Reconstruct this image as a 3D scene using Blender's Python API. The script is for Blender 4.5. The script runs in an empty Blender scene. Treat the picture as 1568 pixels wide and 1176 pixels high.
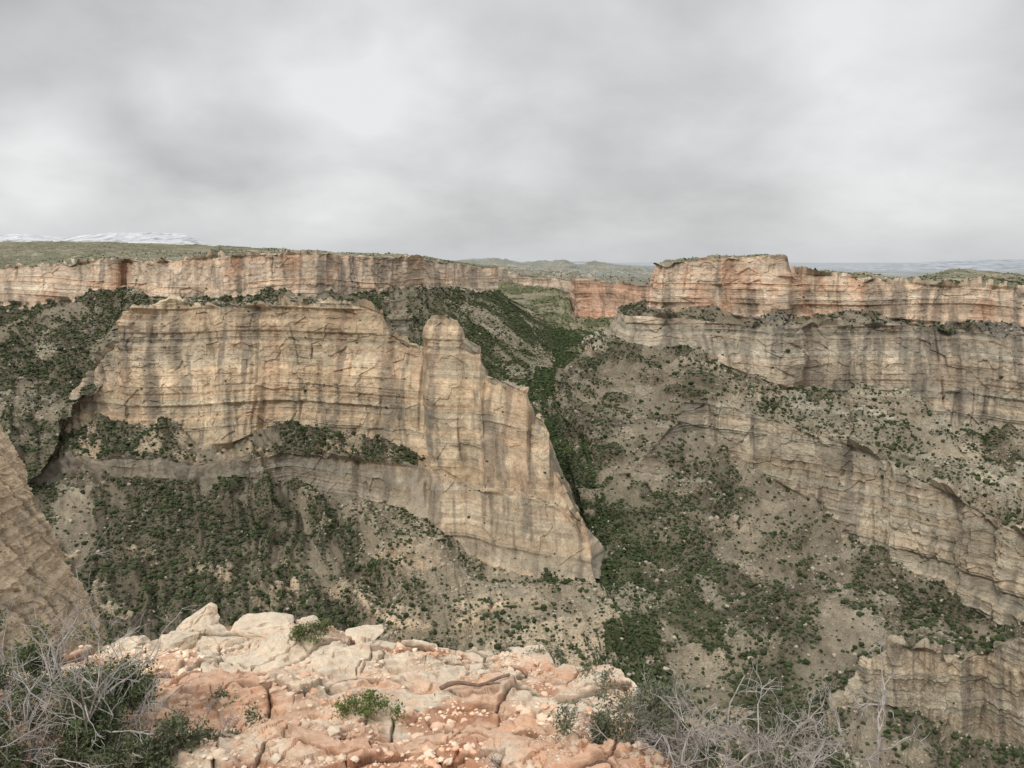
import bpy, bmesh, math, random, time
import numpy as np
from mathutils import Vector
T0=time.time()
rng=np.random.default_rng(7); random.seed(7)
sc=bpy.context.scene
# unprojects camera pixel u, v at depth D (m, along +Y) -> world XYZ
F=1184.0; PITCH=math.radians(9.0); SP,CP=math.sin(PITCH),math.cos(PITCH)
def W(u,v,D):
    u=np.asarray(u,float);v=np.asarray(v,float);D=np.asarray(D,float)
    xc=(u-784)/F; yc=(588-v)/F
    den=CP+yc*SP
    return np.stack([xc/den*D, D+0*u, (-SP+yc*CP)/den*D],-1)

# ---------------- noise -----------------
_perm=rng.permutation(256).astype(np.int32); _perm=np.concatenate([_perm,_perm,_perm])
_g=rng.normal(size=(256,3)); _g/=np.linalg.norm(_g,axis=1)[:,None]; _g=_g.astype(np.float32)
_gx,_gy,_gz=[np.ascontiguousarray(_g[:,k]) for k in range(3)]
def pn(p):
    p=np.asarray(p,np.float32); sh=p.shape[:-1]; p=p.reshape(-1,3)
    fl=np.floor(p); i=fl.astype(np.int32); f=p-fl; i&=255
    w=f*f*f*(f*(f*6-15)+10)
    fx,fy,fz=f[:,0],f[:,1],f[:,2]; wx,wy,wz=w[:,0],w[:,1],w[:,2]; ix,iy,iz=i[:,0],i[:,1],i[:,2]
    iz1=(iz+1)&255; iy1=(iy+1)&255
    def corner(a,yy,zz,X,Y,Z):
        h=_perm[_perm[a+yy]+zz]
        return X*_gx[h]+Y*_gy[h]+Z*_gz[h]
    r=[]
    for dx in (0,1):
        a=_perm[(ix+dx)&255]; X=fx-dx
        p00=corner(a,iy,iz,X,fy,fz); p01=corner(a,iy,iz1,X,fy,fz-1)
        p10=corner(a,iy1,iz,X,fy-1,fz); p11=corner(a,iy1,iz1,X,fy-1,fz-1)
        q0=p00+wz*(p01-p00); q1=p10+wz*(p11-p10); r.append(q0+wy*(q1-q0))
    return ((r[0]+wx*(r[1]-r[0]))*1.6).reshape(sh)
def fbm(p,o=4,gain=.5):
    p=np.asarray(p,np.float32); a=1.;s=0
    for k in range(o):
        s=s+a*pn(p*(2.03**k)+17.3*k); a*=gain
    return s
def v3(a,b,c):
    a,b,c=np.broadcast_arrays(np.asarray(a,np.float32),np.asarray(b,np.float32),np.asarray(c,np.float32)); return np.stack([a,b,c],-1)
_h1=rng.random(4096).astype(np.float32)
def strat(z,sharp=.8):
    k=np.floor(z).astype(int); f=z-k
    t=np.clip((f-sharp)/(1-sharp),0,1); t=t*t*(3-2*t)
    return _h1[k%4096]*(1-t)+_h1[(k+1)%4096]*t
def sst(a,b,x):
    t=np.clip((x-a)/(b-a),0,1); return t*t*(3-2*t)
def voro(x,y,s,seed):
    px=(x/s).astype(np.float32); py=(y/s).astype(np.float32); ix=np.floor(px).astype(np.int32); iy=np.floor(py).astype(np.int32)
    H=np.random.default_rng(seed).random((64,64,5)).astype(np.float32); Hx=np.ascontiguousarray(H[...,0].ravel()); Hy=np.ascontiguousarray(H[...,1].ravel())
    f1=np.full(px.shape,9.,np.float32);f2=f1.copy(); bi=np.zeros(px.shape,np.int32); bx=np.zeros_like(f1); by=np.zeros_like(f1)
    for a in (-1,0,1):
        for b in (-1,0,1):
            k=((ix+a)&63)*64+((iy+b)&63)
            ddx=ix+a+Hx[k]-px; ddy=iy+b+Hy[k]-py
            ddx=ddx.astype(np.float32); ddy=ddy.astype(np.float32)
            d=np.sqrt(ddx*ddx+ddy*ddy); new=d<f1
            f2=np.where(new,f1,np.minimum(f2,d)); bi=np.where(new,k,bi); bx=np.where(new,ddx,bx); by=np.where(new,ddy,by); f1=np.where(new,d,f1)
    Hf=H.reshape(-1,5)
    return f1,f2,np.stack([Hf[:,2][bi],Hf[:,3][bi],Hf[:,4][bi],bx,by],-1)

# --------------- mesh utils --------------
def add_mesh(name,V,Fc,mat=None,smooth=False,attrs=None):
    me=bpy.data.meshes.new(name)
    V=np.asarray(V,np.float32); Fc=np.asarray(Fc,np.int32)
    k=Fc.shape[1]
    me.vertices.add(len(V)); me.vertices.foreach_set('co',V.ravel())
    me.loops.add(Fc.size); me.loops.foreach_set('vertex_index',Fc.ravel())
    me.polygons.add(len(Fc)); me.polygons.foreach_set('loop_start',np.arange(0,Fc.size,k,dtype=np.int32))
    me.polygons.foreach_set('use_smooth',np.full(len(Fc),smooth))
    me.update(calc_edges=True)
    if attrs:
        for an,av in attrs.items():
            a=me.attributes.new(an,'FLOAT_COLOR','POINT')
            av=np.asarray(av,np.float32)
            if av.shape[1]==3: av=np.concatenate([av,np.ones((len(av),1),np.float32)],1)
            a.data.foreach_set('color',av.ravel())
    ob=bpy.data.objects.new(name,me); sc.collection.objects.link(ob)
    if mat: me.materials.append(mat)
    return ob
def gridfaces(R,C):
    i=np.arange(R*C).reshape(R,C)
    return np.stack([i[:-1,:-1],i[1:,:-1],i[1:,1:],i[:-1,1:]],-1).reshape(-1,4)

# --------------- materials ---------------
def newmat(name,rough=.95):
    m=bpy.data.materials.new(name); m.use_nodes=True
    nt=m.node_tree; b=nt.nodes['Principled BSDF']; b.inputs['Roughness'].default_value=rough
    b.inputs['Specular IOR Level'].default_value=.1
    return m,nt,b
class NT:
    def __init__(s,nt): s.nt=nt
    def n(s,t,**k):
        n=s.nt.nodes.new(t)
        for a,b in k.items(): setattr(n,a,b)
        return n
    def l(s,a,b): s.nt.links.new(a,b)
    def val(s,x,sock):
        if hasattr(x,'links'): s.l(x,sock)
        else: sock.default_value=x
    def math(s,op,a,b=0.,c=None,clamp=False):
        n=s.n('ShaderNodeMath',operation=op,use_clamp=clamp); s.val(a,n.inputs[0]); s.val(b,n.inputs[1])
        if c is not None: s.val(c,n.inputs[2])
        return n.outputs[0]
    def mix(s,f,a,b,mode='MIX'):
        n=s.n('ShaderNodeMix',data_type='RGBA',blend_type=mode); s.val(f,n.inputs[0])
        for x,so in ((a,n.inputs[6]),(b,n.inputs[7])):
            if isinstance(x,tuple): so.default_value=(*x,1) if len(x)==3 else x
            else: s.l(x,so)
        return n.outputs[2]
    def noise(s,vec,scale,detail=4,rough=.55,dist=0.):
        n=s.n('ShaderNodeTexNoise'); s.l(vec,n.inputs['Vector']); n.inputs['Scale'].default_value=scale
        n.inputs['Detail'].default_value=detail; n.inputs['Roughness'].default_value=rough; n.inputs['Distortion'].default_value=dist
        return n.outputs[0]
    def mr(s,x,a,b,c=0.,d=1.):
        n=s.n('ShaderNodeMapRange',clamp=True); s.val(x,n.inputs[0])
        for i,q in enumerate((a,b,c,d)): n.inputs[1+i].default_value=q
        return n.outputs[0]
    def grey(s,v):
        cm=s.n('ShaderNodeCombineColor')
        for i in range(3): s.l(v,cm.inputs[i])
        return cm.outputs[0]

def terrain_mat(name='canyon_rock_and_soil',k=1.):
    m,nt,b=newmat(name); N=NT(nt)
    geo=N.n('ShaderNodeNewGeometry'); pos=geo.outputs['Position']
    col=N.n('ShaderNodeAttribute',attribute_name='col').outputs['Color']
    ma=N.n('ShaderNodeAttribute',attribute_name='msk'); sep=N.n('ShaderNodeSeparateColor'); N.l(ma.outputs['Color'],sep.inputs[0])
    cliff,veg,red=sep.outputs
    n2=N.noise(pos,.2*k,3,.65); n3=N.noise(pos,1.1*k,2,.7)
    v=N.math('MULTIPLY',N.mr(n2,.3,.7,.82,1.2),N.mr(n3,.3,.7,.75,1.25))
    c=N.mix(1.,col,N.grey(v),'MULTIPLY')
    vo=N.n('ShaderNodeTexVoronoi'); N.l(pos,vo.inputs['Vector']); vo.inputs['Scale'].default_value=.5
    dots=N.mr(vo.outputs['Distance'],.30,.46,1.,0.)
    dots=N.math('MULTIPLY',dots,veg)
    c=N.mix(N.math('MULTIPLY',dots,.75,clamp=True),c,(.05,.058,.031))
    N.l(c,b.inputs['Base Color'])
    bp=N.n('ShaderNodeBump'); bp.inputs['Strength'].default_value=.7; bp.inputs['Distance'].default_value=1.4/k
    N.l(n3,bp.inputs['Height']); N.l(bp.outputs[0],b.inputs['Normal'])
    return m
MT=terrain_mat(); MT2=terrain_mat('near_cliff_rock',4.)
def attr_mat(name,rough=.9,bscale=3.):
    m,nt,b=newmat(name,rough); N=NT(nt)
    geo=N.n('ShaderNodeNewGeometry'); col=N.n('ShaderNodeAttribute',attribute_name='col').outputs['Color']
    n=N.mr(N.noise(geo.outputs['Position'],bscale,2,.7),.3,.7,.7,1.3)
    N.l(N.mix(1.,col,N.grey(n),'MULTIPLY'),b.inputs['Base Color'])
    return m
M_SHRUB=attr_mat('juniper_and_sage_foliage',.9,2.)
M_BOULD=attr_mat('talus_boulder_rock',.95,.8)
M_FAR=attr_mat('distant_hazy_slopes',1.,.004)

# --------------- loft -------------------
PINK=(.64,.50,.37); ORAN=(.55,.30,.185); TAN=(.575,.455,.315); GTAN=(.43,.365,.28); GREY=(.26,.24,.21)
SOIL=(.155,.132,.095); SOILR=(.185,.157,.115); SOILL=(.38,.325,.24); GREEN=(.07,.10,.036); PLAT=(.21,.205,.135); RTAN=(.47,.405,.305)
scatter=[]
def rowpts(row,tt):
    a=np.array([(p if len(p)==4 else (p[0],)+tuple(p)) for p in row],float)
    P=W(a[:,1],a[:,2],a[:,3])
    return np.stack([np.interp(tt,a[:,0],P[:,k]) for k in range(3)],-1)
def loft(name,rows,segs,t0,t1,ncol,amp=1.,shrubs=1.,ak=.62,gs=1.,ocf=None,colf=None,ampf=None,q=1.,mat=None,flat0=.35):
    """rows: breaklines back/top -> front/bottom; segs: (n, colour, veg, red, bedrock colour, outcrop bias); q = size of the detail"""
    tt=np.linspace(t0,t1,ncol)
    R=[rowpts(r,tt) if isinstance(r,list) else r(tt) for r in rows]
    parts=[];sco=[]
    for i,s in enumerate(segs):
        f=np.linspace(0,1,s[0],endpoint=(i==len(segs)-1))
        parts.append(R[i][None]*(1-f)[:,None,None]+R[i+1][None]*f[:,None,None]); sco.append(i+f)
    P=np.concatenate(parts,0).astype(np.float32); S=np.concatenate(sco).astype(np.float32)
    n=np.cross(np.gradient(P,axis=0),np.gradient(P,axis=1))
    for _ in range(3):
        n/=np.linalg.norm(n,axis=-1,keepdims=True)+1e-9
        m=n.copy(); m[1:]+=n[:-1]; m[:-1]+=n[1:]; m[:,1:]+=n[:,:-1]; m[:,:-1]+=n[:,1:]; n=m
    n/=np.linalg.norm(n,axis=-1,keepdims=True)+1e-9
    steep=1-sst(.5,.82,n[...,2])
    Pq=P/q; x,y,z=Pq[...,0],Pq[...,1],Pq[...,2]
    SS=np.broadcast_to(S[:,None],x.shape); TT=np.broadcast_to(tt[None].astype(np.float32),x.shape)
    A=TT*ak/q+ 5*pn(Pq/60)
    zc=z+9*pn(v3(x/150,y/150,z*0))
    lat=.5+.5*np.clip(pn(v3(x/45,y/45,z/30))*2+.2,-1,1)
    st1=strat(zc/11+50,.8); st2=strat(zc/3.3+500,.65); st3=strat(zc/1.3+900,.5)
    but=pn(v3(A/38,0*A,z/260)); b2=pn(v3(A/15,0*A+3,z/90)); b3=pn(v3(A/5,0*A+6,z/40))
    crk=-np.clip(1-np.abs(pn(v3(A/21,0*A+9,z/170)))*9,0,1)*sst(-.05,.3,pn(v3(A/30,z/40,0*A+2)))
    crk2=-np.clip(1-np.abs(pn(v3(A/8,0*A+19,z/70)))*6,0,1)*sst(.0,.35,pn(v3(A/20,z/16,0*A+12)))
    _,_,q1=voro(A,zc*1.1,13.,11); _,_,q2=voro(A,zc*1.7,5.,12)
    blk=3.*(q1[...,0]-.5)+1.2*((q1[...,1]-.5)*q1[...,3])
    blk2=1.4*(q2[...,0]-.5)+.5*((q2[...,1]-.5)*q2[...,3])
    f1=fbm(Pq/9.,3)
    dc=11*but+5.*b2+2.*b3+2.5*crk+.9*crk2+lat*(6.2*(st1-.5)+2.3*(st2-.5)+.5*(st3-.5))+blk+blk2+.8*f1
    hor=n.copy(); hor[...,2]*=.25
    big=fbm(Pq/70.,3)
    gul=np.abs(pn(v3(A/24/gs+1.0*big,SS*.8,0*x)))*1.3+.6*np.abs(pn(v3(A/10/gs+big,SS*1.6,0*x+5)))
    idx0=np.clip(SS.astype(int),0,len(segs)-1)
    bias=np.array([ (s[5] if len(s)>5 else 0.) for s in segs])[idx0]
    if ocf is not None: bias=bias+ocf(TT,SS)
    oc=sst(.1,.42,fbm(Pq/38.+9,3)+bias)
    ds=9*big+11*(gul-.35)+1.6*f1+oc*(7.*(st1-.5)+3.8*(st2-.5)+1.*blk2)
    ds=ds*np.where(SS<1,flat0,1.)
    am=amp*q*(ampf(TT)[...,None] if ampf is not None else 1.)
    D=P+ (hor*dc[...,None]*steep[...,None] + n*(ds*(1-steep))[...,None])*am
    # colours
    sj=np.clip(SS+.08*f1,0,len(segs)-.001); idx=sj.astype(int)
    C=np.array([s[1] for s in segs])[idx]; veg=np.array([s[2] for s in segs],float)[idx]; red=np.array([s[3] for s in segs],float)[idx]
    OC=np.array([s[4] for s in segs])[idx]
    if colf is not None: C,OC,veg,red=colf(TT,sj,C,OC,veg,red)
    flat=1-steep
    C=C*flat[...,None]+OC*steep[...,None]
    k=(oc*.85*flat)[...,None]*(.35+.65*sst(.35,.55,st2))[...,None]
    C=C*(1-k)+OC*k
    rockm=np.clip(steep+oc*flat,0,1)
    bmod=(.35+.65*lat)
    bed=(.22*(st3-.5)+.26*(st2-.5)+.26*(st1-.5))*bmod-.04
    C=C*(1+bed*rockm)[...,None]
    warm=(strat(zc/7.+300,.7)-.5)*rockm
    C=C*(1+warm[...,None]*np.array((.06,-.03,-.10)))
    C=C*(1+.34*np.clip(crk*steep,-1,0)+.18*np.clip(crk2*steep,-1,0))[...,None]*(1+.18*(q1[...,2:3]-.5)*rockm[...,None])*(1+.20*(q2[...,2:3]-.5)*rockm[...,None])
    stn=sst(.08,.55,fbm(v3(A/15,z/95,0*A+4),4,.6)+.4*pn(Pq/75.))*steep
    C=C*(1-.55*stn[...,None])+np.array((.15,.135,.115))*.55*stn[...,None]
    irn=sst(.2,.65,fbm(v3(A/34,z/60,0*A+8),4,.6))*red*steep
    C=C*(1-.6*irn[...,None])+np.array(ORAN)*.6*irn[...,None]
    pale=sst(.2,.5,fbm(v3(A/20,z/25,0*A+18),3,.6))*steep
    C=C*(1+.18*pale[...,None])
    scree=sst(.30,.62,1-gul*1.25+.3*pn(Pq/60.))*flat*sst(-.05,.12,pn(Pq/90.+3))
    kk=(scree*.5)[...,None]; C=C*(1-kk)+np.array(SOILL)*kk
    C=C*(1+.25*fbm(Pq/45.+60,3))[...,None]
    gv=(1-.5*oc)*(1-.85*scree)
    msk=np.stack([steep,np.clip(veg*gv*flat*(.95+fbm(Pq/30+5,2)),0,1.25),red+0*x,scree],-1)
    Rn,Cn=x.shape
    add_mesh(name,D.reshape(-1,3),gridfaces(Rn,Cn),mat or MT,False,{'col':np.clip(C,.01,.9).reshape(-1,3),'msk':msk.reshape(-1,4)})
    if shrubs>0:
        ar=np.linalg.norm(np.cross(np.gradient(D,axis=0),np.gradient(D,axis=1)),axis=-1)
        ar=np.minimum(ar,12)
        clump=np.clip(1.+.75*fbm(Pq/26.+31,3),.2,2.)
        dens=ar*(veg*gv*flat*clump+.005*steep*(n[...,2]>.15))*shrubs
        dr=ar*flat*(.15+oc)*shrubs*(veg>.05)
        scatter.append((D.reshape(-1,3).astype(np.float32),dens.ravel(),dr.ravel()))
    print(name,Rn*Cn,round(time.time()-T0,1))

def off(row,pts):
    a=np.array(pts,float)
    def fn(tt):
        P=rowpts(row,tt)
        return P+np.stack([np.interp(tt,a[:,0],a[:,k]) for k in (1,2,3)],-1)
    return fn

# ---------- north rim: plateau, upper cliff, bench ----------
sky_=[(-150,371,2600),(0,370,2600),(150,370,2400),(300,375,2000),(420,381,1600),(480,386,1300),(640,393,1350),(700,401,1500),(764,408,1600),(800,700,408,1900)]
rim=[(-150,416,1010),(0,411,990),(80,406,970),(178,398,950),(190,400,962),(205,400,925),(240,402,880),(320,394,885),(450,388,900),(500,389,880),(520,390,915),(560,392,935),(640,395,1000),(655,401,1060),(700,405,1150),(740,410,1230),(764,411,1270),(800,735,412,1700)]
ub=[(-150,466,975),(0,462,960),(60,462,945),(100,455,945),(178,447,935),(190,449,948),(205,449,910),(240,455,862),(330,457,868),(420,452,885),(460,455,882),(500,450,865),(530,452,895),(600,439,950),(655,437,1035),(700,440,1120),(764,446,1250),(800,742,440,1690)]
ut=[(-150,760,560),(0,760,590),(60,730,630),(100,650,680),(150,610,700),(200,500,780),(300,485,790),(500,480,790),(580,490,830),(620,545,860),(660,570,870),(740,810,600,880),(764,850,560,1000),(800,860,495,1500)]
def cfU(T,S,C,OC,veg,red):
    k=((S>=2)*sst(560,640,T))[...,None]; C=C*(1-.6*k)+np.array((.095,.105,.05))*.6*k
    return C,OC,veg*(1+.4*k[...,0]),red
loft('canyon_rim_plateau',[sky_,rim,ub,ut],[(60,PLAT,.16,.1,SOILL),(120,PINK,0,.8,PINK),(230,SOIL,1.1,0,SOILL)],-150,800,900,ak=.8,amp=.8,ampf=lambda T:1-.6*sst(640,700,T),colf=cfU)

# ---------- lower wall and fin ----------
crest=[(-60,780,640),(40,725,690),(100,630,715),(125,585,720),(150,550,722),(180,522,722),(188,482,725),(205,470,730),(260,462,745),(320,470,745),(400,467,748),(490,463,742),(510,460,738),(560,470,722),(585,480,712),(600,513,708),(630,530,706),(651,537,704),(655,492,668),(661,482,664),(685,480,660),(699,490,656),(712,518,654),(736,530,646),(745,574,646),(768,584,634),(806,602,616),(812,655,616),(822,640,612),(832,646,606),(843,668,602),(847,722,602),(862,745,592),(874,776,578),(896,806,560),(904,850,556),(911,885,545)]
baseA=[(-60,790,630),(40,735,670),(100,665,690),(150,652,695),(200,656,690),(270,650,690),(300,683,672),(350,680,680),(410,655,705),(440,646,715),(500,655,708),(560,672,690),(620,690,676),(651,700,670),(660,708,634),(700,730,624),(715,738,626),(740,746,608),(790,752,602),(808,756,592),(830,765,590),(860,778,584),(880,800,572),(898,832,556),(911,888,542)]
top2=[(-60,800,620),(40,745,655),(100,695,665),(150,703,650),(200,702,640),(300,706,645),(380,702,655),(440,693,682),(500,700,673),(560,708,662),(620,714,648),(651,718,650),(660,722,626),(700,740,618),(715,746,620),(740,755,603),(790,760,598),(808,764,589),(830,772,587),(860,784,581),(880,806,569),(898,837,555),(911,889,540)]
base2=[(-60,815,605),(40,760,635),(100,724,645),(200,732,630),(300,733,632),(380,730,647),(440,744,670),(500,762,657),(560,770,641),(620,785,622),(660,808,603),(700,828,596),(718,855,586),(760,872,570),(800,884,562),(840,896,552),(880,895,545),(911,893,538)]
mid=[(-60,880,540),(40,850,560),(200,845,560),(400,850,575),(500,860,570),(550,862,560),(580,835,560),(630,820,560),(680,855,540),(740,895,525),(850,925,512),(890,895,930,510),(911,935,930,515)]
bot=[(-60,970,500),(40,960,500),(150,950,505),(260,948,505),(400,965,480),(560,985,460),(700,1020,440),(850,1030,445),(890,920,1030,455),(911,1010,1010,475)]
low=[(-60,1150,400),(150,1150,400),(400,1150,390),(700,1200,360),(911,1150,1200,370)]
back=off(crest,[(-60,0,60,-5),(150,0,60,-10),(200,0,90,-4),(560,0,90,-6),(590,12,45,-30),(651,20,30,-60),(656,30,22,-110),(700,30,22,-130),(800,34,22,-110),(850,30,18,-80),(911,15,12,-8)])
def ocL(T,S): return np.where((S>4)&(T>500),.55*sst(500,590,T),0.)-.12*((S>4)&(T<480))
def cfL(T,S,C,OC,veg,red):
    m=((S>=3)&(S<4))[...,None]*(1-sst(480,680,T))[...,None]
    OC=OC*(1-m)+np.array((.32,.28,.215))*m; C=C*(1-m)+np.array((.21,.185,.145))*m
    m2=((S>=2)&(S<3)&(T>640)); C=np.where(m2[...,None],np.array(TAN),C); veg=np.where(m2,.15,veg)
    g=(sst(.02,.12,S-1)*(1-sst(.33,.5,S-1+.15*pn(v3(T/60,S*3,0*T))))*(S<2)*sst(330,200,T))[...,None]
    OC=OC*(1-.4*g)+np.array((.28,.26,.225))*.4*g
    k=((S>=4))[...,None]*sst(520,620,T)[...,None]; C=C*(1-.5*k)+np.array((.35,.295,.20))*.5*k
    return C,OC,veg,red
loft('sandstone_canyon_wall',[back,crest,baseA,top2,base2,mid,bot,low],
 [(40,SOIL,.4,0,GTAN),(250,TAN,0,.35,TAN),(30,SOIL,1.3,0,TAN),(80,GTAN,.0,.05,(.52,.425,.305)),(110,SOIL,1.15,0,SOILL),(110,SOIL,1.05,0,TAN),(20,SOIL,.5,0,SOILL)],-60,911,1080,ocf=ocL,colf=cfL,ampf=lambda T:1-.5*sst(570,650,T))

# ---------- far plateau with red cliffs, side-canyon floor ----------
f0=[(600,404,9000),(800,403,9000),(990,407,9000),(1100,410,9000)]
f1=[(600,404,3500),(760,396,3500),(800,403,3200),(830,400,3150),(865,398,3100),(885,409,3000),(912,400,3000),(940,406,2800),(990,414,2600),(1100,420,2500)]
f1b=[(600,412,3000),(760,407,3000),(800,413,2800),(840,415,2700),(870,417,2500),(885,420,2300),(940,424,2200),(990,430,2100),(1100,430,2100)]
f2=[(600,420,2500),(770,413,2300),(800,423,2050),(850,426,1950),(874,430,1900),(880,426,1690),(900,427,1660),(940,433,1620),(990,437,1560),(1100,440,1500)]
f3=[(600,440,2480),(770,430,2270),(800,438,2030),(850,441,1930),(872,450,1880),(881,486,1665),(900,490,1640),(940,486,1590),(990,480,1535),(1100,476,1470)]
f4=[(600,520,1350),(770,500,1380),(830,503,1350),(880,508,1380),(1100,500,1300)]
f5=[(600,650,860),(700,620,860),(790,600,860),(830,596,870),(880,575,920),(1100,560,980)]
f6=[(600,780,700,740),(790,845,705,700),(830,868,702,705),(880,900,690,715),(1100,1000,660,760)]
f7=[(600,820,840,600),(790,880,835,600),(830,902,830,600),(880,930,822,605),(1100,1000,800,640)]
f8=[(600,840,930,525),(790,900,920,530),(830,930,915,530),(880,970,910,535),(1100,1060,900,560)]
f9=[(600,860,1020,455),(790,930,1015,460),(830,965,1010,465),(880,1010,1005,470),(1100,1090,1000,490)]
f10=[(600,880,1200,360),(790,960,1200,365),(830,1000,1200,370),(880,1050,1190,375),(1100,1150,1180,390)]
def cfV(T,S,C,OC,veg,red):
    m2=(S>=3)&(S<4.05)&(T>874); OC=np.where(m2[...,None],np.array((.58,.38,.27)),OC)
    return C,OC,veg,red
loft('side_canyon_valley',[f0,f1,f1b,f2,f3,f4,f5,f6,f7,f8,f9,f10],  # farthest segments have bluish distance haze painted into their colour
 [(15,(.31,.33,.33),.05,0,SOILL),(30,(.29,.30,.26),.2,0,(.39,.36,.30)),(35,(.28,.27,.21),.45,0,(.44,.37,.30)),(70,(.28,.255,.19),.2,.4,(.54,.44,.34)),(60,(.17,.18,.095),.9,0,SOILL),(90,GREEN,1.3,0,SOIL,-.3),(80,GREEN,1.7,0,SOIL,-.2),(70,(.07,.09,.037),1.9,0,SOIL,-.1),(60,(.075,.09,.04),1.9,0,GTAN,-.1),(60,(.08,.09,.045),1.8,0,GTAN,-.1),(50,(.08,.09,.045),1.5,0,GTAN)],600,1100,520,amp=.65,colf=cfV,ak=1.3,flat0=1.)

# ---------- east side : butte, rim, benches, spur ----------
g0=[(930,1040,406,1300),(985,1030,405,1100),(1090,1090,396,1000),(1197,1197,393,1000),(1199,1199,413,1100),(1330,424,1100),(1390,428,1200),(1450,414,1400),(1480,412,1400),(1568,422,1300),(1720,430,1300)]
g1=[(930,1020,409,1120),(985,1002,406,905),(1010,1012,403,885),(1055,1055,400,868),(1090,1090,396,852),(1130,1130,393,826),(1160,1160,391,812),(1197,1197,391,806),(1199,1199,416,850),(1225,1225,419,872),(1270,1270,421,862),(1330,1330,426,842),(1380,1380,434,832),(1450,1450,438,812),(1568,1568,444,790),(1720,1720,450,770)]
g2=[(930,1005,462,1105),(985,988,470,892),(1010,1005,472,872),(1055,1055,470,856),(1090,1095,470,840),(1130,1130,484,814),(1160,1160,489,800),(1197,1195,492,795),(1199,1200,492,830),(1225,1228,488,860),(1270,1270,486,850),(1330,1330,486,830),(1380,1380,489,820),(1450,1450,493,800),(1568,1568,502,775),(1720,1720,508,758)]
g3=[(930,945,478,1010),(985,960,483,895),(1010,1000,484,860),(1055,1055,487,838),(1090,1090,492,818),(1130,1130,496,795),(1197,1195,503,775),(1240,1240,498,818),(1300,1300,496,821),(1400,1400,498,802),(1568,1568,510,764),(1720,1720,516,746)]
g4=[(930,922,512,960),(985,950,522,880),(1010,1000,532,842),(1055,1060,545,812),(1090,1090,553,798),(1130,1130,566,780),(1197,1197,592,752),(1240,1240,596,795),(1300,1300,610,796),(1360,1360,626,780),(1430,1430,646,770),(1568,1568,664,740),(1720,1720,686,720)]
gg=[(930,890,545,920),(985,920,560,850),(1010,975,565,815),(1065,1070,580,765),(1130,1130,592,745),(1200,1200,606,728),(1260,1260,625,725),(1320,1320,650,735),(1440,1440,700,690),(1568,1568,780,620),(1720,1720,840,570)]
g5=[(930,880,550,910),(985,905,570,840),(1010,965,580,805),(1055,1045,600,745),(1070,1068,598,728),(1100,1100,602,718),(1180,1180,612,708),(1250,1250,622,700),(1290,1290,608,692),(1320,1320,590,684),(1380,1380,610,662),(1440,1440,648,630),(1500,1500,690,590),(1568,1568,722,545),(1720,1720,790,480)]
g6=[(930,870,560,890),(985,890,590,815),(1010,940,600,785),(1055,1035,612,735),(1070,1070,606,722),(1100,1100,617,708),(1180,1180,642,682),(1280,1280,676,642),(1350,1350,702,607),(1420,1420,740,567),(1500,1500,784,522),(1568,1568,820,487),(1720,1720,900,435)]
g7=[(930,860,575,880),(985,875,615,790),(1010,915,630,760),(1055,1030,650,712),(1070,1075,666,714),(1100,1105,690,700),(1180,1185,734,675),(1260,1262,776,637),(1300,1300,826,603),(1400,1400,880,555),(1500,1500,938,511),(1568,1568,988,476),(1720,1720,1058,428)]
g8=[(930,848,588,880),(985,860,640,780),(1010,900,680,725),(1055,960,730,665),(1100,1010,765,645),(1180,1060,825,598),(1260,1110,875,562),(1320,1170,925,522),(1400,1240,985,478),(1500,1330,1045,432),(1568,1400,1085,412),(1720,1560,1160,375)]
g9=[(930,835,600,860),(985,848,640,780),(1010,868,690,720),(1055,880,740,670),(1100,895,790,628),(1180,910,850,580),(1260,935,920,530),(1320,960,990,480),(1400,990,1080,430),(1500,1060,1160,390),(1568,1120,1220,370),(1720,1260,1320,330)]
def cfR(T,S,C,OC,veg,red):
    m=((S>=6)&(S<8)&(T<1072)); C=np.where(m[...,None],np.array(SOILR),C); OC=np.where(m[...,None],np.array((.30,.26,.20)),OC); veg=np.where(m,1.05,veg)
    k=(sst(8.9,9.7,S))[...,None]; C=C*(1-.45*k)+np.array((.07,.088,.038))*.45*k
    return C,OC,veg,red
def ocR(T,S): return .22*((S>4)&(S<6))*sst(1000,1080,T)
loft('mesa_canyon_wall',[g0,g1,g2,g3,g4,gg,g5,g6,g7,g8,g9],
 [(40,PLAT,.2,.1,SOILL),(130,PINK,0,.8,PINK),(30,SOILR,1.,.1,GREY),(120,GTAN,.0,.15,(.46,.39,.295)),(50,SOILR,1.,0,RTAN,.15),(30,SOILR,1.,0,RTAN,.15),(90,(.31,.27,.2),.8,0,RTAN,.28),(150,RTAN,.05,.05,RTAN),(200,SOILR,1.05,0,(.36,.31,.235),.10),(130,SOILR,1.35,0,SOILL,.03)],930,1720,950,gs=1.5,colf=cfR,ocf=ocR)

# ---------- lower right buttes ----------
k0=[(1270,1270,1080,400),(1340,1340,1010,430),(1400,1400,1000,440),(1568,1568,990,430),(1720,1720,990,420)]
k1=[(1270,1270,1100,390),(1300,1300,1062,392),(1330,1330,1008,395),(1370,1370,988,392),(1430,1430,1000,385),(1450,1450,1020,385),(1500,1500,1000,380),(1540,1540,985,375),(1568,1568,975,370),(1720,1720,950,365)]
k2=[(1270,1270,1110,388),(1300,1300,1085,386),(1330,1330,1070,386),(1370,1370,1080,382),(1430,1430,1110,374),(1500,1500,1135,366),(1568,1568,1150,358),(1720,1720,1160,350)]
k3=[(1270,1270,1250,330),(1720,1720,1300,300)]
loft('sandstone_butte',[k0,k1,k2,k3],[(50,SOILR,.8,0,RTAN),(150,(.44,.37,.27),.02,.05,(.44,.37,.27)),(80,SOILR,1.,0,SOILL)],1270,1720,420,amp=1.3,ak=.35,q=.6,flat0=1.)

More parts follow.
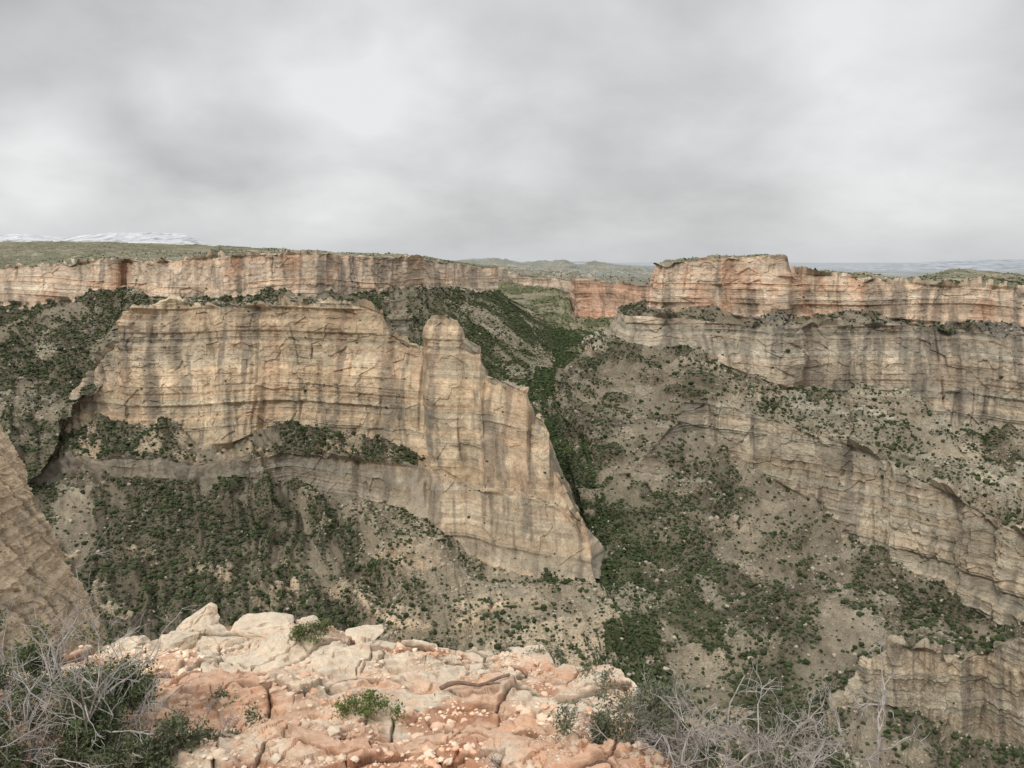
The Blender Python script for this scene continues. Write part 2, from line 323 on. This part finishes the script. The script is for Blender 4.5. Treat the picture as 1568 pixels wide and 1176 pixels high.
# ---------- near left buttress ----------
prof=[(0,-40,600),(.1,0,670),(.17,20,700),(.25,38,738),(.35,62,785),(.42,76,815),(.5,97,862),(.6,124,900),(.66,142,926),(.75,154,965),(.85,160,1010),(1,168,1150),(1.2,175,1350)]
def pr(du,D): return [(a[0],a[1]+du,a[2],D) for a in prof]
def buttress():
    nv=620
    tv=np.linspace(0,1.2,nv)
    Rr=[rowpts(r,tv) for r in (pr(-260,120),pr(-70,150),pr(-4,165),pr(0,170),pr(-60,215))][::-1]
    cnt=[40,30,150,160]; 
    P=[]
    for i,c in enumerate(cnt):
        f=np.linspace(0,1,c,endpoint=(i==3))[:,None,None]; P.append(Rr[i][None]*(1-f)+Rr[i+1][None]*f)
    P=np.concatenate(P).astype(np.float32)
    n=np.cross(np.gradient(P,axis=1),np.gradient(P,axis=0)); 
    n/=np.linalg.norm(n,axis=-1,keepdims=True)+1e-9
    s_=np.sign((n*(-P)).sum(-1,keepdims=True)); n=n*s_
    for _ in range(4):
        m=n.copy(); m[1:]+=n[:-1]; m[:-1]+=n[1:]; m[:,1:]+=n[:,:-1]; m[:,:-1]+=n[:,1:]; n=m/(np.linalg.norm(m,axis=-1,keepdims=True)+1e-9)
    x,y,z=P[...,0],P[...,1],P[...,2]
    zc=z+1.5*pn(v3(x/30,y/30,0*x)); A=x*.8-y*.6+1.2*pn(P/12)
    st1=strat(zc/4.2+50,.75); st2=strat(zc/1.2+500,.6); st3=strat(zc/.45+90,.5)
    but=pn(v3(A/9,0*A,z/60)); b2=pn(v3(A/3.5,0*A+3,z/20)); crk=-np.clip(1-np.abs(pn(v3(A/4.5,0*A+9,z/40)))*9,0,1)
    _,_,q1=voro(A,zc*1.3,3.,11); _,_,q2=voro(A,zc*1.6,1.1,12)
    d=2.*but+.9*b2+.7*crk+1.3*(st1-.5)+.6*(st2-.5)+.22*(st3-.5)+.9*(q1[...,0]-.5)+.6*(q1[...,1]-.5)*q1[...,3]+.35*(q2[...,0]-.5)+.3*fbm(P/1.6,3)
    hor=n.copy(); hor[...,2]*=.3
    D=P+hor*d[...,None]
    C=np.ones(P.shape)*np.array((.60,.47,.325))
    C*=(.92+.16*st3+.20*(st2-.5)+.2*(st1-.5)+.2*(q2[...,2]-.5)+.2*(q1[...,2]-.5)+.3*crk)[...,None]
    stn=sst(.1,.5,fbm(v3(A/5,z/22,0*A+4),4,.6))[...,None]; C=C*(1-.35*stn)+np.array((.18,.155,.125))*.35*stn
    M=np.zeros(P.shape[:2]+(4,)); M[...,0]=1
    add_mesh('cliff_buttress',D.reshape(-1,3),gridfaces(*x.shape),MT2,False,{'col':np.clip(C,.02,.9).reshape(-1,3),'msk':M.reshape(-1,4)})
buttress()

# ---------- distant ground, mountains ----------
def ground():
    xs=np.concatenate([-np.geomspace(40000,1,60),[0],np.geomspace(1,40000,60)])
    ys=np.geomspace(3200,60000,60)
    X,Y=np.meshgrid(xs,ys[::-1]); Z=-60+ (14*pn(v3(X/2500,Y/2500,0*X)))- 30*sst(-2000,3000,X)
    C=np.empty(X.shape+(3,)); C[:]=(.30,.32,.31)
    h=sst(3000,12000,Y)[...,None]; C=C*(1-h)+np.array((.42,.445,.47))*h  # aerial haze painted into the colour, paler and bluer with distance
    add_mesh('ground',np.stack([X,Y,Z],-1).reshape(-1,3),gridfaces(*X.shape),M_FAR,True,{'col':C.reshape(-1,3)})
def ridge(name,top,D,depth,col,snow=False):
    t=np.linspace(top[0][0],top[-1][0],500); a=np.array(top,float)
    v=np.interp(t,a[:,0],a[:,1])
    rows=[]
    for f in np.linspace(0,1,60):
        P=W(t,v,D-depth*f+0*t); P[:,2]=P[:,2]*(1-f)+(-120)*f if not snow else P[:,2]*(1-f)+30*f
        rows.append(P)
    P=np.array(rows); r=D/60.
    P[...,2]+= (fbm(P/np.array([r,r,1e6])*1.,5))*r*.11*np.linspace(.35,1,60)[:,None]
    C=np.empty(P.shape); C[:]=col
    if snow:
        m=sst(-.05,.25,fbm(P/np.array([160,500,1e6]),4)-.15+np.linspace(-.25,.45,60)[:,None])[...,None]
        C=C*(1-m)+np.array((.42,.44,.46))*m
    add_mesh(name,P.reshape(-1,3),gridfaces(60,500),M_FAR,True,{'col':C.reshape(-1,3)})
ground()
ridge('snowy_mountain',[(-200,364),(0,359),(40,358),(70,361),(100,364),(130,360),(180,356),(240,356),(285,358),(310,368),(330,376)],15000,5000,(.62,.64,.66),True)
ridge('distant_hills',[(1150,416),(1230,413),(1300,409),(1400,403),(1440,400),(1480,399),(1568,397),(1720,394)],12000,4000,(.41,.44,.475))  # this and the next ridge carry distance haze in their colour
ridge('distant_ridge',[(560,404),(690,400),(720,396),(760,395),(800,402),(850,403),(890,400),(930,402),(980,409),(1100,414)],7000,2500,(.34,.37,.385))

# ---------- scatter shrubs and boulders ----------
def ico(sub,jit,seed,squash=1.):
    bm=bmesh.new(); bmesh.ops.create_icosphere(bm,subdivisions=sub,radius=1)
    r=random.Random(seed)
    for v in bm.verts: v.co*=1+r.uniform(-jit,jit); v.co.z*=squash
    V=np.array([v.co[:] for v in bm.verts]); Fc=np.array([[v.index for v in f.verts] for f in bm.faces]); bm.free(); return V,Fc
def scatter_mesh(name,mat,P,size,cols,variants,zoff):
    n=len(P); vs=[];fs=[];cs=[];o=0; which=rng.integers(0,len(variants),n)
    for k,(V,Fc) in enumerate(variants):
        s=np.where(which==k)[0]
        if not len(s): continue
        a=rng.random(len(s))*6.283; ca,sa=np.cos(a),np.sin(a)
        x=V[None,:,0]*ca[:,None]-V[None,:,1]*sa[:,None]; y=V[None,:,0]*sa[:,None]+V[None,:,1]*ca[:,None]
        z=np.broadcast_to(V[None,:,2],x.shape)+zoff
        st=rng.uniform(.75,1.25,(len(s),1))
        A=np.stack([x,y,z*st],-1)*size[s][:,None,None]+P[s][:,None,:]
        vs.append(A.reshape(-1,3)); fs.append((Fc[None]+(np.arange(len(s))*len(V))[:,None,None]).reshape(-1,3)+o)
        o+=len(s)*len(V)
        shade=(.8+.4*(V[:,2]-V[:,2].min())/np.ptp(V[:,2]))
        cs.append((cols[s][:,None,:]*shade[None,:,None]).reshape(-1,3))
    return add_mesh(name,np.concatenate(vs),np.concatenate(fs),mat,False,{'col':np.concatenate(cs)})
PT=np.concatenate([s[0] for s in scatter]); ds=np.concatenate([s[1] for s in scatter]).astype(float); dr=np.concatenate([s[2] for s in scatter]).astype(float)
dist=np.linalg.norm(PT,axis=1)
wgt=ds*np.where(dist>1400,.3,1.)
def pick(n,w):
    c=np.cumsum(w); return np.searchsorted(c,rng.random(n)*c[-1])
i=pick(150000,wgt)
jit=rng.normal(0,.7,(len(i),3))*np.array([1,1,0])
sz=rng.lognormal(-.13,.40,len(i))*1.0; sz=np.clip(sz,.4,2.5)
sz*=np.where(PT[i][:,2]>-22,.6,1.)
g=rng.random((len(i),1)); gc=np.array([.033,.047,.021])*(1-g)+np.array([.08,.10,.048])*g
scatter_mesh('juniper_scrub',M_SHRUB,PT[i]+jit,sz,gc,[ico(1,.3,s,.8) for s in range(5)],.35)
wr=dr*np.where(dist>1100,.1,1.)
i=pick(30000,wr)
sz=np.clip(rng.lognormal(-.5,.5,len(i)),.3,3.)
g=rng.random((len(i),1)); gc=np.array([.29,.255,.20])*(1-g)+np.array([.46,.40,.31])*g
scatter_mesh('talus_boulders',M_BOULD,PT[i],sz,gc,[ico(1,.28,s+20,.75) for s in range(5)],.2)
print('scatter',round(time.time()-T0,1))

# =============== FOREGROUND LEDGE ===============
def rockh(x,y):
    wx=x+.03*fbm(v3(x*5,y*5,0*x),3); wy=y+.03*fbm(v3(x*5,y*5,0*x+7),3)
    base=fbm(v3(x*1.3,y*1.3,0*x+2),4)
    h=0;crk=0
    for s,a,seed,rot in ((.48,.09,1,.4),(.19,.055,2,-.3),(.075,.024,3,.9)):
        c,s_=math.cos(rot),math.sin(rot)
        xx=(c*wx+s_*wy)*.66; yy=-s_*wx+c*wy
        f1,f2,b=voro(xx,yy,s,seed)
        e=sst(0,.04,f2-f1)
        sel=sst(-.15,.1,pn(v3(x*2.2/(s*4),y*2.2/(s*4),0*x+seed*5))) if s<.4 else 1.
        h=h+sel*(a*(b[...,0]-.5)+a*.8*((b[...,1]-.5)*b[...,3]+(b[...,2]-.5)*b[...,4])-(1-e)*a*.42)
        crk=np.maximum(crk,(1-e)*sel*(.5+.5*(s>.1)))
    t=(base*.16+h*.6)/.035
    k=np.floor(t); f=t-k
    ter=(k+sst(.72,1.,f))*.035
    h=.6*ter+.55*h+.06*base
    h=h+.006*fbm(v3(x*22,y*22,0*x),3)
    return h,crk
edge=[(-150,1080,3.5),(0,1062,3.7),(60,1036,4.0),(160,985,4.6),(178,1000,4.5),(230,978,4.8),(300,958,5.1),(345,960,5.2),(450,950,5.3),(520,962,5.2),(640,988,4.9),(700,996,4.8),(760,1010,4.7),(800,1004,4.8),(850,1024,4.5),(950,1040,4.2),(978,1065,3.9),(988,1115,3.5),(1010,1155,3.2),(1060,1205,2.9),(1300,1235,2.7),(1720,1240,2.7)]
def ledge():
    tt=np.linspace(-150,1720,1500)
    E=rowpts(edge,tt)
    r0=E+np.array([0,1.6,-9]); r1=E+np.array([0,.3,-.9])
    nr=W(tt,1320+0*tt,2.05+0*tt); md=E*.5+nr*.5; md[:,2]+=.04
    r5=nr.copy(); r5[:,1]=-3; r5[:,0]*=1.4; r5[:,2]=-1.68
    rows=[r0,r1,E,md,nr,r5]; cnt=[30,60,330,330,60]
    P=[]
    for a,b,c in zip(rows[:-1],rows[1:],cnt):
        f=np.linspace(0,1,c,endpoint=False)[:,None,None]; P.append(a[None]*(1-f)+b[None]*f)
    P=np.concatenate(P); x,y=P[...,0].copy(),P[...,1].copy()
    h,crk=rockh(x,y+.35*P[...,2]*(P[...,2]<-2.6))
    top=np.zeros(P.shape[0]); top[90:]=1; top=np.convolve(top,np.ones(9)/9,'same')[:,None]
    P[...,2]+=h*top; P[...,1]+=(-h*1.6*(1-top))*1.
    big=fbm(v3(x*1.1,y*1.1,0*x),3); P[...,2]+=.05*big*top
    dirt=sst(-.06,.25,fbm(v3(x*2.0+4,y*2.0,0*x),4)-.22*(y-3.5)-.10*np.abs(x+.4)+.05)*sst(.03,-.02,h)
    o=sst(-.35,.45,fbm(v3(x*1.6,y*1.6+9,0*x),4)-.42*(y-3.8)-.0)
    cream=np.array((.82,.70,.545)); orange=np.array((.78,.51,.35)); dr_=np.array((.47,.235,.14))
    C=cream*(1-o[...,None])+orange*o[...,None]; C=C*(1-.8*dirt[...,None])+dr_*.8*dirt[...,None]
    C*=(1-.6*crk[...,None])
    add_mesh('rock_ledge',P.reshape(-1,3),gridfaces(*x.shape),M_LEDGE,False,{'col':C.reshape(-1,3)})
    return P,dirt
def ledge_mat():
    m,nt,b=newmat('weathered_limestone'); N=NT(nt)
    geo=N.n('ShaderNodeNewGeometry'); pos=geo.outputs['Position']
    col=N.n('ShaderNodeAttribute',attribute_name='col').outputs['Color']
    n1=N.noise(pos,4.,5,.65); n2=N.noise(pos,28.,5,.7); n3=N.noise(pos,160.,3,.7)
    v=N.math('MULTIPLY',N.mr(n1,.3,.7,.86,1.12),N.mr(n2,.3,.7,.82,1.16)); v=N.math('MULTIPLY',v,N.mr(n3,.3,.7,.84,1.12))
    c=N.mix(1.,col,N.grey(v),'MULTIPLY')
    c=N.mix(N.math('MULTIPLY',N.mr(N.noise(pos,5.,4,.7),.53,.67),.45),c,(.75,.45,.28))
    c=N.mix(N.math('MULTIPLY',N.mr(N.noise(pos,16.,4,.75),.65,.71),.4),c,(.40,.34,.27))
    c=N.mix(N.math('MULTIPLY',N.mr(N.noise(pos,11.,3,.8),.68,.72),.5),c,(.55,.44,.14))
    N.l(c,b.inputs['Base Color'])
    bp=N.n('ShaderNodeBump'); bp.inputs['Strength'].default_value=.8; bp.inputs['Distance'].default_value=.012
    N.l(N.math('ADD',n2,N.math('MULTIPLY',n3,.4)),bp.inputs['Height']); N.l(bp.outputs[0],b.inputs['Normal'])
    return m
M_LEDGE=ledge_mat()
LP,LD=ledge()
LF=LP[90:750].reshape(-1,3)
def on_ledge(p,up=0.):
    p=np.array(p,float); d=(LF[:,0]-p[0])**2+(LF[:,1]-p[1])**2; k=np.where(d<.03**2)[0]
    p[2]=(LF[k,2].max() if len(k) else LF[np.argmin(d),2])+up
    return p
def boulder(c,dim,seed,col,rot=0.):
    r=np.random.default_rng(seed)
    bm=bmesh.new()
    for _ in range(20):
        p=r.uniform(-1,1,3); p=p/np.max(np.abs(p))*r.uniform(.75,1.)
        bm.verts.new(Vector((p[0]*dim[0],p[1]*dim[1],p[2]*dim[2])))
    bmesh.ops.convex_hull(bm,input=bm.verts)
    bmesh.ops.delete(bm,geom=[v for v in bm.verts if not v.link_faces],context='VERTS')
    bmesh.ops.bevel(bm,geom=list(bm.edges),offset=min(dim)*.05,segments=1,affect='EDGES')
    bmesh.ops.triangulate(bm,faces=bm.faces)
    for _ in range(2):
        bmesh.ops.subdivide_edges(bm,edges=[e for e in bm.edges if e.calc_length()>.02],cuts=2,use_grid_fill=True)
        bmesh.ops.triangulate(bm,faces=bm.faces)
    V=np.array([v.co[:] for v in bm.verts]); Fc=np.array([[v.index for v in f.verts] for f in bm.faces]); bm.free()
    ca,sa=math.cos(rot),math.sin(rot); V=V@np.array([[ca,sa,0],[-sa,ca,0],[0,0,1]])
    nn=V/np.linalg.norm(V,axis=1)[:,None]
    q=V+np.array(c)
    V=V+nn*(.014*fbm(q*12,4)+.016*(strat(q[:,2]*26+30+.5*pn(q*5),.7)-.5)-.02*np.clip(1-np.abs(pn(q*9+3))*12,0,1))[:,None]*min(1,min(dim)*9)
    V+=np.array(c)
    C=np.array(col)*(1+.12*fbm(q*6,2))[:,None]
    return add_mesh('boulder',V,Fc,M_LEDGE,False,{'col':C})
CR=(.81,.69,.535)
BL=[((298,962,5.1),(.17,.15,.17),.3),((272,988,4.9),(.14,.12,.10),1.),((405,966,5.2),(.24,.17,.10),.1),((350,981,5.0),(.13,.12,.09),.8),((470,966,5.25),(.14,.12,.07),.5),((200,990,4.7),(.12,.1,.07),.2),
((800,1011,4.75),(.20,.14,.07),.2),((740,1014,4.7),(.12,.1,.05),.9),((890,1039,4.35),(.17,.14,.05),.1),((640,995,4.9),(.12,.1,.05),.6),((560,974,5.1),(.15,.1,.05),.3),((60,1055,3.9),(.13,.12,.08),.5),((950,1061,4.0),(.1,.12,.06),.5),((15,1077,3.7),(.1,.1,.06),.1),((240,1062,4.1),(.06,.12,.07),.2),((420,1009,4.7),(.12,.1,.05),.9)]
for k,(p,d,r) in enumerate(BL): boulder(W(*p),d,100+k,CR,r)
ii=rng.integers(96,700,14000); jj=rng.integers(100,960,14000); pp=LP[ii,jj]
keep=(fbm(pp*2.2,3)+LD[ii,jj]*.8)>.2; pp=pp[keep]
sz=np.clip(rng.lognormal(-4.9,.6,len(pp)),.004,.035)
g=rng.random((len(pp),1)); gc=np.array([.70,.43,.28])*(1-g)+np.array([.80,.69,.54])*g
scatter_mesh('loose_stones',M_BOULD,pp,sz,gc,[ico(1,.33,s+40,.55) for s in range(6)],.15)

# ---- shrubs ----
def tube(path,rad,sides=4):
    path=np.array(path); n=len(path); d=np.gradient(path,axis=0); d/=np.linalg.norm(d,axis=1)[:,None]+1e-9
    ref=np.array([.3,.2,1.]); a=np.cross(d,ref); a/=np.linalg.norm(a,axis=1)[:,None]+1e-9; b=np.cross(d,a)
    an=np.arange(sides)*2*math.pi/sides
    V=path[:,None]+(a[:,None]*np.cos(an)[None,:,None]+b[:,None]*np.sin(an)[None,:,None])*np.array(rad)[:,None,None]
    i=np.arange(n*sides).reshape(n,sides); j=np.roll(i,-1,1)
    return V.reshape(-1,3),np.stack([i[:-1],j[:-1],j[1:],i[1:]],-1).reshape(-1,4)
def bush(name,origin,n,L,seed,lean=(0,0,0),leaf=.0,leafcol=(.10,.13,.06),spread=1.,r0=.007,levels=3,wide=1.,bark=(.42,.39,.36),kid=(3,6)):
    r=np.random.default_rng(seed); Vs=[];Fs=[];o=0;tips=[]
    def grow(p,d,l,rad,lev):
        nonlocal o
        k=6; path=[p]; 
        for s in range(k-1):
            d=d+r.normal(0,.2,3); d/=np.linalg.norm(d); path.append(path[-1]+d*l/(k-1))
        rr=np.linspace(rad,rad*.5,k); V,Fc=tube(path,rr,5 if lev<2 else 3) ; Vs.append(V)
        Fs.append(Fc+o); o+=len(V)
        if lev>=1: tips.extend(path[2:])
        if lev<levels:
            for c in range(r.integers(*kid)):
                q=path[r.integers(2,k)]; dd=d+r.normal(0,.6,3); dd/=np.linalg.norm(dd)
                grow(q,dd,l*r.uniform(.4,.7),rad*.58,lev+1)
    for _ in range(n):
        a=r.uniform(0,6.283); e=r.uniform(.2,1.3)*spread
        d=np.array([math.cos(a)*math.sin(e),math.sin(a)*math.sin(e),math.cos(e)])+np.array(lean); d/=np.linalg.norm(d)
        grow(np.array(origin)+r.normal(0,.03,3)*np.array([3*wide,1.5,.3]),d,L*r.uniform(.6,1.1),r0*r.uniform(.6,1.1),0)
    root=bpy.data.objects.new(name,None); sc.collection.objects.link(root)
    V=np.concatenate(Vs); Fc=np.concatenate(Fs)
    c=np.array(bark)*(1+.35*pn(V*7))[:,None]
    ob=add_mesh('branches',V,Fc,M_TWIG,False,{'col':c}); ob.parent=root
    if leaf>0:
        T=np.array(tips); m=fbm((T-np.array(origin))*5+seed,2)>(.55-leaf); T=T[m]
        k=16; Q=np.repeat(T,k,0)+r.normal(0,.017,(len(T)*k,3)); s=.0055
        A=Q[:,None]+r.normal(0,1,(len(Q),3,3))*s
        cc=np.repeat(np.array(leafcol)*r.uniform(.6,1.5,(len(Q),1)),3,0)
        ob=add_mesh('leaves',A.reshape(-1,3),np.arange(len(Q)*3).reshape(-1,3),M_SHRUB,False,{'col':cc}); ob.parent=root
M_TWIG=attr_mat('weathered_grey_twigs',.9,30.)
bush('dead_sagebrush',W(20,1200,2.9),16,.50,1,(.2,.0,.2),0,wide=2)
bush('sagebrush',W(160,1240,2.85),14,.33,2,(.05,0,.1),.6,wide=3,leafcol=(.13,.15,.085))
bush('dead_sagebrush',W(110,1220,2.8),12,.36,18,(.1,0,.1),.15,wide=3)
bush('sagebrush',W(10,1190,3.1),9,.42,8,(0,0,.1),.4)
bush('dead_sagebrush',W(1070,1200,2.95),22,.36,3,(.1,0,.1),.0,wide=4)
bush('sagebrush',W(935,1205,3.1),12,.36,4,(0,0,.4),.5,(.18,.19,.125),wide=1.2,spread=.7)
bush('dead_sagebrush',W(1170,1220,2.95),14,.32,5,(.05,0,.1),.1,wide=3)
bush('sagebrush',W(828,1030,4.75),8,.13,6,(0,0,.2),.6,(.17,.19,.12),1,.003,2)
bush('grass_tuft',on_ledge(W(565,1128,3.4)),8,.05,11,(0,0,.2),.8,(.16,.2,.07),1,.002,1)
bush('grass_tuft',on_ledge(W(480,1034,4.4)),8,.06,12,(0,0,.2),.8,(.16,.18,.08),1,.002,1)
def stick():
    a=W(675,1092,3.7); b=W(780,1080,3.75)
    za=on_ledge(a,.014)[2]; zb=on_ledge(b,.014)[2]; m=on_ledge((a+b)/2,.014)[2]
    up=max(0,m-(za+zb)/2); a[2]=za+up; b[2]=zb+up
    pts=[a+(b-a)*f+np.array([0,.02*math.sin(f*7),.010*math.sin(f*9)]) for f in np.linspace(0,1,10)]
    V,Fc=tube(pts,np.linspace(.013,.008,10),6); V+=.003*pn(V*40)[:,None]
    V2,F2=tube([pts[6],pts[6]+np.array([.03,-.03,.02]),pts[6]+np.array([.07,-.05,.03])],[.007,.006,.004],6)
    add_mesh('dead_branch',np.concatenate([V,V2]),np.concatenate([Fc,F2+len(V)]),M_TWIG,True,{'col':np.tile((.24,.17,.13),(len(V)+len(V2),1))})
stick()

# ---------------- sky ----------------
w=bpy.data.worlds.new('World'); sc.world=w; w.use_nodes=True; nt=w.node_tree; N=NT(nt)
for n in list(nt.nodes): nt.nodes.remove(n)
out=N.n('ShaderNodeOutputWorld')
sky=N.n('ShaderNodeTexSky',sky_type='NISHITA',sun_disc=False,sun_elevation=math.radians(43),sun_rotation=math.radians(212))
bg1=N.n('ShaderNodeBackground'); N.l(sky.outputs[0],bg1.inputs[0]); bg1.inputs[1].default_value=.1
tc=N.n('ShaderNodeTexCoord'); d=tc.outputs['Generated']
s=N.n('ShaderNodeSeparateXYZ'); N.l(d,s.inputs[0])
zc=N.math('ADD',N.math('MAXIMUM',s.outputs[2],0.),.35)
cx=N.math('DIVIDE',s.outputs[0],zc); cy=N.math('DIVIDE',s.outputs[1],zc)
cv=N.n('ShaderNodeCombineXYZ'); N.l(cx,cv.inputs[0]); N.l(cy,cv.inputs[1])
c2=N.noise(cv.outputs[0],2.2,6,.55,.15); c3=N.noise(d,3.2,3,.5)
wob=N.n('ShaderNodeTexNoise'); N.l(d,wob.inputs['Vector']); wob.inputs['Scale'].default_value=4.; wob.inputs['Detail'].default_value=4
va=N.n('ShaderNodeVectorMath',operation='MULTIPLY_ADD'); N.l(wob.outputs['Color'],va.inputs[0]); va.inputs[1].default_value=(.26,.22,.22) 
vb=N.n('ShaderNodeVectorMath',operation='SUBTRACT'); N.l(d,vb.inputs[0]); vb.inputs[1].default_value=(.13,.11,.11); N.l(vb.outputs[0],va.inputs[2])
h=N.math('ADD',N.math('MULTIPLY',c2,.38),N.math('MULTIPLY',c3,.42))
def lobe(az,elv,rad,amt,sx=1.):
    global h
    a,e=math.radians(az),math.radians(elv)
    c=(math.sin(a)*math.cos(e),math.cos(a)*math.cos(e),math.sin(e))
    q=N.n('ShaderNodeVectorMath',operation='SUBTRACT'); N.l(va.outputs[0],q.inputs[0]); q.inputs[1].default_value=c
    m_=N.n('ShaderNodeVectorMath',operation='MULTIPLY'); N.l(q.outputs[0],m_.inputs[0]); m_.inputs[1].default_value=(1/sx,1,1)
    ln=N.n('ShaderNodeVectorMath',operation='LENGTH'); N.l(m_.outputs[0],ln.inputs[0])
    k=N.mr(ln.outputs['Value'],0,math.radians(rad),1,0); k=N.math('MULTIPLY',N.math('MULTIPLY',k,k),amt)
    h=N.math('ADD',h,k)
lobe(-8,14,15,.26,1.1); lobe(-8,7,10,.10,1.6); lobe(-32,3.5,8,.26,1.8); lobe(22,16,20,.12,1.8); lobe(-15,3,7,.14,2.); lobe(-22,10,5,.10,1)
lobe(-33,17,14,-.22,1.4); lobe(-22,7.0,8,-.13,2.2); lobe(28,5,12,.12,2.)
fac=N.mr(h,.28,.60)
cloud=N.mix(fac,(.45,.455,.46),(.84,.84,.84))
el=N.mr(s.outputs[2],.0,.06,1.,0.)
cloud=N.mix(N.math('MULTIPLY',el,.5),cloud,(.61,.635,.665))
zen=N.mr(s.outputs[2],.35,.9,1.,1.7)
low_=N.mr(s.outputs[2],-.05,0.,0.,1.)
cloud=N.mix(low_,(.25,.23,.2),cloud)
bg2=N.n('ShaderNodeBackground'); N.l(cloud,bg2.inputs[0]); N.l(zen,bg2.inputs[1])
mx=N.n('ShaderNodeMixShader'); mx.inputs[0].default_value=.95; N.l(bg1.outputs[0],mx.inputs[1]); N.l(bg2.outputs[0],mx.inputs[2]); N.l(mx.outputs[0],out.inputs[0])
w.cycles.sampling_method='MANUAL'; w.cycles.sample_map_resolution=256
L=bpy.data.lights.new('sun','SUN'); L.energy=1.5; L.angle=math.radians(12); L.color=(1,.95,.88)
lo=bpy.data.objects.new('sun',L); sc.collection.objects.link(lo); lo.rotation_euler=(math.radians(47),0,math.radians(-32))

cam=bpy.data.cameras.new('camera'); co=bpy.data.objects.new('camera',cam); sc.collection.objects.link(co)
cam.sensor_width=36; cam.lens=F/1568*36; cam.clip_start=.05; cam.clip_end=100000
co.rotation_euler=(math.radians(90)-PITCH,0,0); sc.camera=co
sc.view_settings.view_transform='Standard'; sc.view_settings.look='None'; sc.view_settings.exposure=0
print('done',round(time.time()-T0,1))
